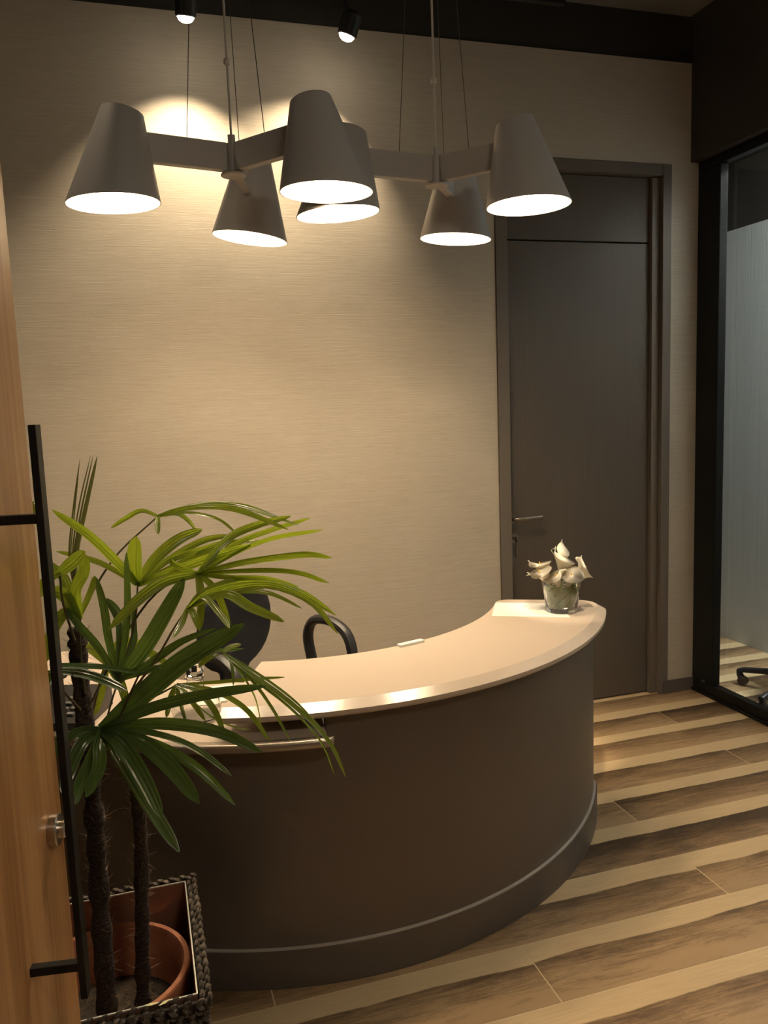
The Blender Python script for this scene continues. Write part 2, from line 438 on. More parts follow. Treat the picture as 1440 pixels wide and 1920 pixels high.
def make_desk():
    d = empty('reception_desk', 'curved taupe reception desk with raised counter and low side worktop', 'desk', (DC[0], DC[1], 0))
    c = (0, 0)
    aR, aS, aL = radians(-27.0), radians(-107.0), radians(-172.0)
    a0, a1 = aL, radians(-28.5)
    MB().arc(lambda a: [(1.13, .001), (rounded(a, a0, a1, 1.211, 0, .06), .001), (rounded(a, a0, a1, 1.211, 0, .06), .112), (1.13, .112)], angs(a0, a1, 96), c).build('plinth', 'plinth', d, True)
    MB().arc(lambda a: [(1.14, .1125), (rounded(a, a0, a1, 1.207, 0, .06), .1125), (rounded(a, a0, a1, 1.207, 0, .06), .116), (1.14, .116)], angs(a0, a1, 96), c).build('plinth_lit_ledge', 'ledge_highlight', d, True)
    aM = radians(-96.5)
    def panel(a):
        ro = rounded(a, a0, a1, 1.198, 0, .06); zt = .779 if a > aM else .706
        return [(1.15, .1165), (ro, .1165), (ro, zt), (1.15, zt)]
    MB().arc(panel, sorted(angs(a0, a1, 140)+[aM, aM+.0005]), c).build('front_panel', 'taupe_panel', d, True)
    MB().arc(lambda a: [(.90, .1165), (1.148, .1165), (1.148, .779), (.90, .779)], angs(a1-.03, a1-.004, 2, False), c).build('end_panel', 'taupe_panel', d)
    MB().arc(lambda a: [(.90, .001), (1.128, .001), (1.128, .1155), (.90, .1155)], angs(a1-.03, a1-.004, 2, False), c).build('end_plinth', 'plinth', d)
    # raised counter, chamfered outer edge
    def top(a):
        ro = rounded(a, aS, aR, 1.245, .0, .075); ri = rounded(a, aS, aR, .83, .0, .05, 1)
        return [(ri+.006, .780), (ri, .786), (ri, .812), (ri+.003, .815), (ro-.032, .815), (ro, .7972), (ro-.001, .786), (ro-.006, .780)]
    def skewed(a):                                          # the left end is cut a little off radial
        w_ = max(0, (aR-a)/(aR-aS))
        return [(a-radians(2.4)*w_*(r-.83)/.415, r, z) for r, z in top(a)]
    MB().rings([[Vector((r*cos(q), r*sin(q), z)) for q, r, z in skewed(a)] for a in angs(aS, aR, 110)]).build('raised_counter', ['desk_top', 'desk_edge'], d, True, angle=20)
    for f in bpy.data.objects['raised_counter'].data.polygons:
        if .4 < f.normal.z < .95: f.material_index = 1
    # counter support over the low worktop
    MB().arc(lambda a: [(.92, .7365), (1.12, .7365), (1.12, .779), (.92, .779)], angs(aS+.02, aM-.001, 10, False), c).build('counter_support', 'taupe_panel', d)
    # low worktop with a bullnose edge
    wa0, wa1 = aL, radians(-95.7)
    def low(a): return [(.79, .709), (1.2475, .709), (1.2475, .735), (.79, .735)]
    wang = angs(wa0, radians(-96.6), 70, False)+[radians(-96.3), radians(-96.0), radians(-95.85), radians(-95.7)]
    MB().arc(low, [q for q in wang if q < radians(-96.55)], c).build('low_worktop', 'desk_top', d)
    def lip(a):
        ro = max(rounded(a, wa0, wa1, 1.275, 0, .022), 1.2545); k = .012
        out = [(1.248, .711), (1.248, .735)]
        for i in range(7): q = pi/2-pi*i/6; out.append((ro-k*.5+k*.5*cos(q), .723+k*sin(q)))
        return out
    MB().arc(lip, wang, c).build('worktop_edge', 'bronze_edge', d, True, angle=50)
    MB().arc(lambda a: [(.80, .001), (.83, .001), (.83, .706), (.80, .706)], angs(aL+.01, radians(-125), 20, False), c).build('drawer_side', 'taupe_panel', d, True)
make_desk()

# ------------------------------------------------------------------ pendants
def shade_mesh(name, par, u, rho, tilt=0):
    """truncated cone whose inner flank is steep; local x = out along the arm, origin on the arm axis at the shade"""
    rt, rb, hb, ht, off = .058, .129, -.150, .098, .034
    n = 48; tt = radians(11); bt = radians(tilt)
    def pt(k, v, ins):
        a = 2*pi*k/n
        T = Vector((-off*.25+(rt-ins)*cos(a)*cos(tt), (rt-ins)*sin(a), ht-ins*.5+(rt-ins)*cos(a)*sin(tt)))
        B = Vector((off+(rb-ins)*cos(a), (rb-ins)*sin(a), hb - (rb-ins)*cos(a)*math.tan(bt)))
        return T.lerp(B, v)
    bm = MB()
    rings = [[pt(k, v, 0) for k in range(n)] for v in (0, .03, .35, .7, 1.0)] + [[pt(k, v, .003) for k in range(n)] for v in (1.0, .7, .35, .04)]
    bm.rings(rings, True, True, True)
    bm.bm.faces.ensure_lookup_table()
    nf = n
    for f in bm.bm.faces: pass
    o = bm.build(name, ['lamp_paint', 'lamp_inside'], par, True, angle=40)
    per = n
    for i, p in enumerate(o.data.polygons):
        ring = i//per
        if ring >= 5 and i < per*8: p.material_index = 1
    # last cap (inside top)
    o.data.polygons[len(o.data.polygons)-1].material_index = 1
    o.rotation_euler = (Matrix.Rotation(u, 3, 'Z') @ Matrix.Rotation(radians(rho), 3, 'X')).to_euler()
    return o
def make_pendant(hub, shades, label, za=2.331):
    zt, zb = za+.0395, za-.0395
    p = empty('pendant_lamp', label, 'pendant lamp', (hub[0], hub[1], 0), group='three-armed pendant lamps')
    hb = MB(); hb.lathe([(.02, zb-.004), (.02, zt)], n=20); hb.build('hub', 'lamp_paint', p, True)
    MB().lathe([(.012, zb-.012), (.036, zb-.012), (.038, zb-.009), (.036, zb-.005), (.012, zb-.005)], n=24).build('hub_plate', 'lamp_paint', p, True)
    MB().lathe([(.011, zt+.0005), (.011, zt+.026), (.004, zt+.028)], n=14).build('rod_socket', 'lamp_paint', p, True)
    MB().tube([(0, 0, zt+.02), (0, 0, CEIL-.02)], .0035, 8).build('rod', 'white_cord', p, True)
    MB().lathe([(.008, 2.594), (.010, 2.598), (.010, 2.606), (.008, 2.610)], n=12).build('rod_clip', 'white_cord', p, True)
    MB().lathe([(.06, CEIL-.03), (.065, CEIL-.028), (.065, CEIL-.001)], n=24).build('canopy', 'lamp_paint', p, True)
    for ang, R, rho, tilt in shades:
        u = radians(ang); rs = R-.034
        rot = Matrix.Rotation(u, 4, 'Z')
        a = MB().box(.021, rs-.062, -.014, .014, zb, zt, rot, bevel=.002).build('arm', 'lamp_paint', p)
        s_ = shade_mesh('shade', p, u, rho, tilt); s_.location = (rs*cos(u), rs*sin(u), za-.011)
        o = MB(); o.lathe([(.001, .0), (.018, .004), (.030, .020), (.032, .038), (.020, .050), (.014, .056), (.014, .060)], center=(-.004, 0, .032), n=20)
        o.build('bulb', 'bulb_glow', s_, True)
        lamp('pendant_light', 'POINT', (-.002, 0, -.014), P_PENDANT, size=.04, parent=s_)
        # suspension wire from the middle of the arm up to the canopy
        q = rs*.42
        MB().tube([(q*cos(u), q*sin(u), zt), (.045*cos(u), .045*sin(u), CEIL-.02)], .0012, 6).build('wire', 'thin_wire', p, True)
    return p
make_pendant((.334, 2.537), [(-167.4, .356, 0, 2), (-53, .356, 0, 1.5), (72.2, .356, 8, 0)], 'pendant lamp with three white cone shades, the left one of two, above the palm')
def polar(h, P): return (math.degrees(atan2(P[1]-h[1], P[0]-h[0])), hypot(P[0]-h[0], P[1]-h[1]))
H2 = (.985, 2.545)
sh2 = []
for px, py, rho, tl in ((634, 402, 0, 4), (991.5, 386, 0, -1), (859.5, 448.5, 4, 0)):
    P = on_z(px, py, 2.17); sh2.append((*polar(H2, P), rho, tl))
make_pendant(H2, sh2, 'pendant lamp with three white cone shades, the right one of two, above the flower vase')

# ------------------------------------------------------------------ track and spotlights
tag(MB().box(-.9, 1.9, 3.315, 3.345, 3.27, 3.30).build('light_track', 'dark_metal'), 'slim black lighting track near the back wall', 'track')
def spot(loc, target, label, power, cone=90, blend=.25, top=3.27, r=.022):
    loc = Vector(loc); dr = (Vector(target)-loc).normalized()
    s_ = empty('track_spotlight', label, 'spotlight', loc, group='track spotlights')
    q = dr.to_track_quat('-Z', 'Y').to_matrix().to_4x4()
    def add(name, prof, mat):
        b = MB(); b.lathe(prof, n=24, caps=True)
        for v in b.bm.verts: v.co = q @ v.co
        return b.build(name, mat, s_, True)
    hs = add('housing', [(r*1.15, .0), (r*1.25, .004), (r*1.25, .075), (r*.8, .09), (.002, .092)], 'dark_metal')
    add('lens', [(.001, -.020), (r*.45, -.0185), (r*.8, -.012), (r, -.0015), (r, -.0005)], 'spot_glow')
    st = Vector((0, 0, .05)); 
    MB().tube([q @ Vector((0, 0, .06)), (0, 0, .12), (0, 0, max(.13, top-loc.z))], .008, 10).build('stem', 'dark_metal', s_, True)
    lamp('spot_light', 'SPOT', loc+dr*.034, power, size=.012, target=loc+dr, spot=cone, blend=blend)
    return s_
sp1 = on_z(348, 32, 3.05); sp2 = on_z(650, 67, 3.05)
spot(sp1, sp1+Vector((-.03, .29, -1)), 'small lit spotlight above the left pendant, left of the two on the track', P_WALLSPOT, 97, .75, r=.031)
spot(sp2, sp2+Vector((-.30, .29, -1)), 'small lit spotlight to the right, second of the two on the track', P_WALLSPOT, 97, .75, r=.031)
for a, b_, lab, pw, cone, bl in (  # unseen spots, added to brighten floor, palm and vase
        ((1.75, .9, 3.2), (1.55, 1.2, 0), 'added unseen ceiling spotlight over the open floor right of the desk', 1.25, 56, .8),
        ((-.35, 2.70, 3.25), (-.30, 2.95, 0), 'added unseen ceiling spotlight above the palm, out at the left', .8, 95, 1),
        ((.80, 1.25, 3.25), (1.44, 2.56, .95), 'added unseen ceiling spotlight aimed at the flower vase', 9, 9.5, .7)):
    spot(a, b_, lab, P_ADDEDSPOT*pw, cone, bl, CEIL)

# unseen lobby ceiling panel, added as fill light behind the visitor
lb = empty('added_lobby_panel', 'added unseen square ceiling panel, fill light in the lobby behind the visitor', 'ceiling light', (.9, -1.0, CEIL-.002))
MB().box(-.32, .32, -.32, .32, -.04, 0).build('housing', 'dark_metal', lb)
MB().box(-.30, .30, -.30, .30, -.046, -.0405).build('diffuser', 'bulb_glow', lb)
l = bpy.data.lights.new('lobby_fill', 'AREA'); l.shape = 'SQUARE'; l.size = .58; l.energy = P_LOBBY; l.color = WARM
lo = bpy.data.objects.new('lobby_fill', l); COL.objects.link(lo); lo.location = (0, 0, -.05); lo.parent = lb

# unseen corridor luminaire right of the view, added to brighten the frosted screen
cl = empty('added_corridor_light', 'added unseen long cool white ceiling light in the corridor beyond the glass', 'ceiling light', (3.40, 2.55, 3.29))
MB().box(-.08, .08, -.6, .6, -.05, .009).build('housing', 'dark_metal', cl)
MB().box(-.07, .07, -.58, .58, -.056, -.0505).build('diffuser', 'cool_glow', cl)
l = bpy.data.lights.new('corridor_fill', 'AREA'); l.shape = 'RECTANGLE'; l.size = .14; l.size_y = 1.16; l.energy = P_CORRIDOR; l.color = (.97, 1.0, .95)
lo = bpy.data.objects.new('corridor_fill', l); COL.objects.link(lo); lo.location = (0, 0, -.06); lo.parent = cl

# ------------------------------------------------------------------ office chairs
def make_chair(label, loc, rz, base_r=.30, base_rot=0, arms=True, ss=1.0):
    """local -y is where the sitter faces"""
    ch = empty('office_chair', label, 'chair', loc, rz)
    def pad(rings, name, mat, par): return MB().rings(rings).build(name, mat, par, True, angle=60)
    # seat cushion
    rs = []
    for s_, z in ((.80, .415), (.97, .425), (1.0, .45), (.97, .475), (.80, .488)):
        rs.append([Vector(((abs(cos(a))**.6*(1 if cos(a) > 0 else -1))*.235*s_*ss, (abs(sin(a))**.6*(1 if sin(a) > 0 else -1))*.23*s_*ss, z)) for a in [2*pi*k/32 for k in range(32)]])
    pad(rs, 'seat', 'black_fabric', ch)
    # backrest: shield outline, curved
    out = []
    N = 40
    def half(z):   # half width by height 0..1: rounded pad on a narrow foot
        e = sqrt(max(0, 1-abs((z-.60)/.405)**2.3))*.182*ss
        return max(e, .068*ss if z < .35 else 0)
    zs = [0, .08, .16, .20, .23, .27, .32, .38, .46, .54, .62, .70, .78, .85, .91, .95, .98, 1.0]
    rs = []
    for zz in zs:
        hw = max(.025, half(zz)); Z = .52+.44*zz; yb = .225+.05*sin(zz*pi)*.4-.02*zz
        r = []
        for k in range(24):
            a = 2*pi*k/24; x = hw*cos(a); r.append(Vector((x, yb + .024*sin(a) - .25*x*x*3, Z)))
        rs.append(r)
    pad(rs, 'backrest', 'black_fabric', ch)
    MB().tube(spline([(0, .05, .40), (0, .22, .405), (0, .275, .47), (0, .262, .66)], 12), .018, 10).build('back_bracket', 'black_plastic', ch, True)
    if arms:
        for sx in (-1, 1):
            P = spline([(sx*.20, .02, .405), (sx*.27, .04, .43), (sx*.275, .085, .60), (sx*.275, .10, .70), (sx*.275, .06, .765), (sx*.275, -.04, .77), (sx*.275, -.115, .72), (sx*.275, -.13, .60), (sx*.27, -.08, .44), (sx*.20, -.06, .405)], 40)
            b = MB(); rs = []
            for i, p in enumerate(P):
                t = (P[min(i+1, len(P)-1)]-P[max(i-1, 0)]).normalized(); side = Vector((1, 0, 0)); nrm = t.cross(side).normalized()
                rs.append([p+side*.023*cos(q)+nrm*.019*sin(q) for q in [2*pi*k/10 for k in range(10)]])
            b.rings(rs); b.build('armrest', 'black_plastic', ch, True)
    MB().lathe([(.08, .39), (.09, .40), (.09, .412)], n=20).build('seat_plate', 'black_plastic', ch, True)
    MB().lathe([(.022, .10), (.022, .30), (.030, .305), (.030, .39)], n=16).build('gas_column', 'black_plastic', ch, True)
    bs = MB(); bs.lathe([(.045, .065), (.05, .07), (.05, .115), (.035, .125)], n=20); hub = bs.build('base_hub', 'black_plastic', ch, True)
    for k in range(5):
        a = base_rot+2*pi*k/5; c, s_ = cos(a), sin(a)
        rs = []
        for r, z, hw, hh in ((.04, .098, .026, .022), (.12, .108, .022, .018), (.22, .104, .018, .014), (base_r-.02, .088, .016, .013), (base_r+.012, .078, .015, .010)):
            rs.append([Vector((c*r-s_*hw*x, s_*r+c*hw*x, z+hh*y)) for x, y in ((-1, -.9), (1, -.9), (1, .5), (.6, 1), (-.6, 1), (-1, .5))])
        leg = MB().rings(rs).build('leg', 'black_plastic', ch, True, angle=50)
        cb = MB(); x, y = c*base_r, s_*base_r
        cb.tube([(x, y, .080), (x, y, .060), (x-c*.012, y-s_*.012, .038)], [.015, .017, .020], 10)
        for off in (-.011, .011):
            cc = Vector((x-c*.018, y-s_*.018, .025)); ax = Vector((-s_, c, 0))
            cb.tube([cc+ax*(off-.008), cc+ax*(off-.007), cc+ax*(off+.007), cc+ax*(off+.008)], [.022, .0248, .0248, .022], 18)
        cb.build('caster', 'black_plastic', leg, True)
    return ch
make_chair('black swivel office chair with loop armrests behind the desk', (.42, 2.83, 0), radians(34), .28, .3)
leg_a = radians(117.5)
make_chair('black swivel chair on casters beyond the glass partition', (3.235, 3.215, 0), radians(225), .36, leg_a-radians(225), False, .72)

# ------------------------------------------------------------------ things on the desk
ZT, ZL = .8152, .7352
def sheet(name, corners, z, label, cat, mat='white_paper', th=.0016, curl=0):
    c = sum((Vector(p) for p in corners), Vector((0, 0, 0)))/len(corners); c.z = z
    n, k = 10, 6; b = MB(); P = [Vector(p) for p in corners]
    rs = []
    for zo in (0, th):
        for i in range(n+1):
            for j in range(k+1):
                u, v = i/n, j/k
                q = P[0].lerp(P[1], u).lerp(P[3].lerp(P[2], u), v); q.z = z+zo+curl*max(0, u-.75)**2*16; rs.append(b.bm.verts.new(q-c))
    m_ = (n+1)*(k+1)
    for L in (0, 1):
        for i in range(n):
            for j in range(k):
                a = L*m_+i*(k+1)+j; b.face((rs[a], rs[a+k+1], rs[a+k+2], rs[a+1]))
    def side(idx):
        for a, c_ in zip(idx[:-1], idx[1:]): b.face((rs[a], rs[c_], rs[c_+m_], rs[a+m_]))
    side([j for j in range(k+1)]); side([n*(k+1)+j for j in range(k+1)]); side([i*(k+1) for i in range(n+1)]); side([i*(k+1)+k for i in range(n+1)])
    o = b.build(name, mat, None, False, c)
    return tag(o, label, cat)
sheet('paper_pad', [on_z(929, 1131, ZT), on_z(1046, 1132, ZT), on_z(1069, 1158, ZT), on_z(922, 1156, ZT)], ZT, 'white papers lying under the flower vase on the counter', 'paper', th=.002)
a_, b_ = on_z(734, 1207, ZT), on_z(778, 1199, ZT); dv = Vector((DC[0]-a_.x, DC[1]-a_.y, 0)).normalized()*-.035
oc = [Vector((DC[0]+r*cos(q), DC[1]+r*sin(q), ZT)) for r, q in ((.836, radians(-76.8)), (.836, radians(-70.5)), (.858, radians(-70.5)), (.858, radians(-76.8)))]
sheet('white_card', oc, ZT, 'small pale card box at the inner edge of the curved counter', 'card', th=.008)
a_ = on_z(432, 1297, ZL)
sheet('notepad', [a_+Vector((-.10, .06, 0)), a_+Vector((.02, .05, 0)), a_+Vector((.0, -.09, 0)), a_+Vector((-.12, -.08, 0))], ZL, 'white notepad on the low worktop beside the glass carafe', 'notepad', th=.006)
nb = bpy.data.objects['notepad']
MB().box(.02, .05, .02, .035, .0065, .0075).build('red_mark', 'red_print', nb)

# glass vase
V = on_z(1053, 1146, ZT); V.z = ZT+.003
def make_vase():
    v = empty('glass_vase', 'tapered clear glass vase with water on the counter end', 'vase', V)
    MB().lathe([(.001, .0), (.053, .0), (.056, .003), (.074, .123), (.0745, .1255), (.0735, .1265), (.0715, .1255), (.0545, .018), (.050, .0145), (.001, .0135)], n=48).build('glass', 'clear_glass', v, True, angle=50)
    MB().lathe([(.001, .0140), (.0495, .0150), (.0538, .0185), (.0665, .098), (.001, .098)], n=40).build('water', 'water', v, True, angle=50)
make_vase()
for i in range(7):
    a = i*2*pi/7+.3; pts = []
    for k in range(9):
        t = k/8; q = a+t*2.2; r = .036+.014*t; pts.append(Vector((r*cos(q), r*sin(q), .022+.085*t)))
    b = MB(); rs = []
    for p in pts: rs.append([p+Vector((0, 0, -.013)), p+Vector((p.x, p.y, 0)).normalized()*.0025, p+Vector((0, 0, .013))])
    b.rings(rs, False)
    o = b.build('wrapped_leaf', 'green_blade', None, True, V, 180)
    tag(o, 'long green leaf coiled inside the glass vase', 'leaf', 'leaves coiled in the vase')
def lily(base, tip, size, open_, roll, label, bud=False):
    """calla: base at the vase, tip = where the spathe mouth points"""
    base, tip = Vector(base), Vector(tip); ax = (tip-base).normalized()
    o = empty('calla_lily', label, 'flower', V, group='calla lilies in the vase')
    side = ax.cross(Vector((0, 0, 1))); side = side.normalized() if side.length > .1 else Vector((1, 0, 0)); up = side.cross(ax).normalized()
    s1 = side*cos(roll)+up*sin(roll); s2 = ax.cross(s1)
    b = MB(); n, k = 26, 11; rs = []
    for j in range(k+1):
        v = j/k; r = []
        for i in range(n+1):
            a = -pi*1.06+2*pi*1.06*i/n            # overlaps a little at the seam
            front = .5+.5*cos(a)                  # 1 at the long pointed side
            rad = (.10+.34*v**1.25*(1 if not bud else .6)+open_*.30*v**5*(.35+.65*front))*size*(1-.10*(abs(a)/pi)**4*v)
            ht = v*(.62+.38*front**1.5+.16*front**12)*size*(1.0) - open_*.26*size*v**4*front**1.3 - .10*size*v**4*(1-front)
            cr = rad*(1-.45*v**3*front**14)
            r.append(tip + ax*(ht-.62*size) + (s1*cos(a)+s2*sin(a))*cr)
        rs.append(r)
    # slim pointed tail at the tip
    b.rings(rs, False)
    sp = b.build('spathe', 'petal', o, True, None, 180)
    q = rs[k][n//2]; pv = rs[k-1][n//2]; d = (q-pv).normalized()
    MB().tube([q-d*.002, q+d*.006+Vector((0, 0, .0005)), q+d*.011-Vector((0, 0, .005))], [.0022, .0012, .0004], 6).build('spathe_tail', 'petal', sp, True)
    if not bud: MB().tube([tip-ax*.45*size, tip-ax*.1*size, tip+ax*.14*size], [.003, .0034, .0015], 8).build('spadix', 'yellow_spadix', o, True)
    P = spline([Vector((base.x*.6, base.y*.6, .022)), base, tip-ax*.62*size], 12)
    MB().tube(P, [.0042]*11+[.0052], 8).build('stem', 'green_blade', o, True)
XR = Vector((cos(YAW), -sin(YAW), 0)); YF = Vector((sin(YAW), cos(YAW), 0))
def L(r, f, z): return XR*r + YF*f + Vector((0, 0, z))
lily(L(.0, .012, .07), L(.006, .0, .188), .100, .35, radians(25), 'tall upright calla lily at the top of the bouquet')
lily(L(.004, .03, .07), L(.016, .04, .205), .080, .0, radians(200), 'greenish closed calla bud behind the tall upright lily', True)
lily(L(-.025, .0, .08), L(-.080, -.012, .148), .088, .85, radians(-95), 'white calla lily leaning over the left rim of the vase')
lily(L(-.02, .03, .08), L(-.066, .045, .165), .084, .75, radians(-100), 'white calla lily behind the leftmost one, curling up')
lily(L(-.01, -.03, .08), L(-.030, -.055, .140), .074, .6, radians(180), 'short white calla lily at the front left of the bouquet')
lily(L(.01, -.03, .08), L(.022, -.058, .142), .078, .7, radians(180), 'white calla lily with orange spadix facing front, in the middle')
lily(L(.03, .0, .08), L(.084, .0, .152), .090, .85, radians(95), 'white calla lily leaning far over the right rim of the vase')

# glass carafe on the low worktop
J = on_z(370, 1345, ZL)
cf = empty('glass_carafe', 'squat clear glass carafe with stopper on the low worktop behind the palm', 'carafe', (J.x, J.y, ZL))
MB().lathe([(.001, .001), (.055, .001), (.066, .008), (.070, .03), (.062, .055), (.034, .078), (.024, .09), (.024, .115), (.028, .118), (.027, .119), (.0215, .116), (.0215, .09), (.032, .075), (.058, .053), (.0665, .03), (.062, .010), (.052, .0055), (.001, .005)], n=40).build('glass', 'clear_glass', cf, True, angle=50)
MB().lathe([(.001, .1195), (.020, .1195), (.026, .124), (.028, .14), (.026, .156), (.001, .160)], n=10).build('stopper', 'clear_glass', cf, False)

# telephone
ph = on_z(132, 1345, ZL)
tp = empty('desk_telephone', 'black desk telephone with coiled cord behind the thicker palm trunk', 'telephone', (ph.x, ph.y, ZL), radians(-20))
b = MB(); rs = []
for y, z in ((-.10, .022), (.10, .062)):
    rs.append([Vector((-.085, y, .001)), Vector((.085, y, .001)), Vector((.085, y, z)), Vector((-.085, y, z))])
b.rings(rs).build('body', 'black_plastic', tp)
b = MB()
b.tube(spline([(-.06, -.105, .055), (-.06, -.08, .068), (-.06, 0, .085), (-.06, .08, .105), (-.06, .105, .10)], 14), [.018, .022, .022, .017, .013, .012, .012, .012, .012, .013, .017, .022, .022, .018], 12).build('handset', 'black_plastic', tp, True)
for i in range(4):
    for j in range(3):
        y = -.06+.027*i; z = .0225+.04*(y+.1)/.2
        MB().box(-.008+j*.028, .012+j*.028, y-.008, y+.008, z, z+.006, bevel=.001).build('key', 'grey_button', tp)
pts = [Vector((-.06-.10*t, -.11-.03*sin(t*3), .012+.0)) + Vector((.0, .008*cos(t*95), .008*sin(t*95))) for t in [i/130 for i in range(131)]]
MB().tube(pts, .0018, 5).build('coiled_cord', 'black_plastic', tp, True)

# ------------------------------------------------------------------ planter basket
PX0, PX1, PY0, PY1, PZ = -.37, .036, 1.51, 1.915, .45
def make_planter():
    cx, cy = (PX0+PX1)/2, (PY0+PY1)/2; hw = (PX1-PX0)/2
    p = empty('basket_planter', 'square dark woven basket planter with a metal liner', 'planter', (cx, cy, 0))
    th = .012
    b = MB()
    for s_ in (-1, 1):
        b.box(s_*(hw+.003), s_*(hw+th), -hw-th, hw+th, .004, PZ-.01); b.box(-hw-.003, hw+.003, s_*(hw+.003), s_*(hw+th), .004, PZ-.01)
    b.box(-hw-.003, hw+.003, -hw-.003, hw+.003, .004, .02)
    b.build('core', 'planter_core', p)
    b = MB(); e = .0018
    for s_ in (-1, 1):
        b.box(s_*(hw-e), s_*hw, -hw, hw, .022, PZ-.002); b.box(-hw+e, hw-e, s_*(hw-e), s_*hw, .022, PZ-.002)
    b.build('liner', 'copper_liner', p)
    b = MB()
    for s_ in (-1, 1):
        b.box(s_*(hw-e-.0006), s_*(hw+.0006), -hw, hw, PZ-.0018, PZ+.001); b.box(-hw+e, hw-e, s_*(hw-e-.0006), s_*(hw+.0006), PZ-.0018, PZ+.001)
    b.build('liner_rim', 'liner_rim', p)
    # braided rows
    def braid(name, R, z, pitch=.021, th_=.0085, ht=.0155, seed=0):
        b = MB(); rnd = random.Random(seed)
        path = []; per = 8*R; n = int(per/pitch)
        for i in range(n):
            s_ = (i+.5*(seed % 2))/n*4; k = int(s_) % 4; f = (s_-int(s_))*2-1
            pt, d = ((f*R, -R), (1, 0)), 0
            if k == 0: q, d = Vector((f*R, -R, z)), Vector((1, 0, 0))
            elif k == 1: q, d = Vector((R, f*R, z)), Vector((0, 1, 0))
            elif k == 2: q, d = Vector((-f*R, R, z)), Vector((-1, 0, 0))
            else: q, d = Vector((-R, -f*R, z)), Vector((0, -1, 0))
            up = Vector((0, 0, 1)); out = d.cross(up)
            for sgn in (1, -1):
                dd = (d*.80+up*sgn*.52).normalized(); uu = (up*.80-d*sgn*.52).normalized()
                c = q+up*sgn*ht*.34+out*rnd.uniform(-.0015, .0015)
                L_, w_, t_ = pitch*.78, ht*.36, th_*rnd.uniform(.75, 1.0)
                ring0 = [c-dd*L_*.5+uu*w_*.4*cos(a)+out*t_*.4*sin(a) for a in (0, pi/2, pi, 3*pi/2)]
                ring1 = [c+uu*w_*cos(a+.4)+out*(t_*sin(a+.4)) for a in (0, pi/2, pi, 3*pi/2)]
                ring2 = [c+dd*L_*.5+uu*w_*.4*cos(a)+out*t_*.4*sin(a) for a in (0, pi/2, pi, 3*pi/2)]
                b.rings([ring0, ring1, ring2])
        return b.build(name, 'wicker', p, True, None, 80)
    for i in range(24): braid('braid', hw+th+.005, .018+.0179*i, .024, .008, .0178, i)
    # rim: two braids lying on the top of the wall
    for j, R in enumerate((hw+.008, hw+.022)):
        braid('rim_braid', R, PZ-.004-.004*j, .026, .0075, .017, j)
    for i, (dx, dy) in enumerate(((.115, .0), (.14, .004))):
        l_ = MB(); l_.rings([[Vector((-.014+.003*i, 0, 0)), Vector((-.012, .001, .001))], [Vector((0, -.004, .002)), Vector((0, .004, .002))], [Vector((.014-.004*i, -.001, .003)), Vector((.015-.004*i, .001, .003))]], False)
        o = l_.build('fallen_leaf', 'yellow_leaf', None, True, (cx+dx, PY0-.014-dy, PZ+.010), 180); o.rotation_euler = (0, .1, .5*i)
        tag(o, ('larger' if i else 'smaller') + ' of two dry yellow leaf scraps on the basket rim', 'leaf', 'leaf scraps on the basket rim')
make_planter()

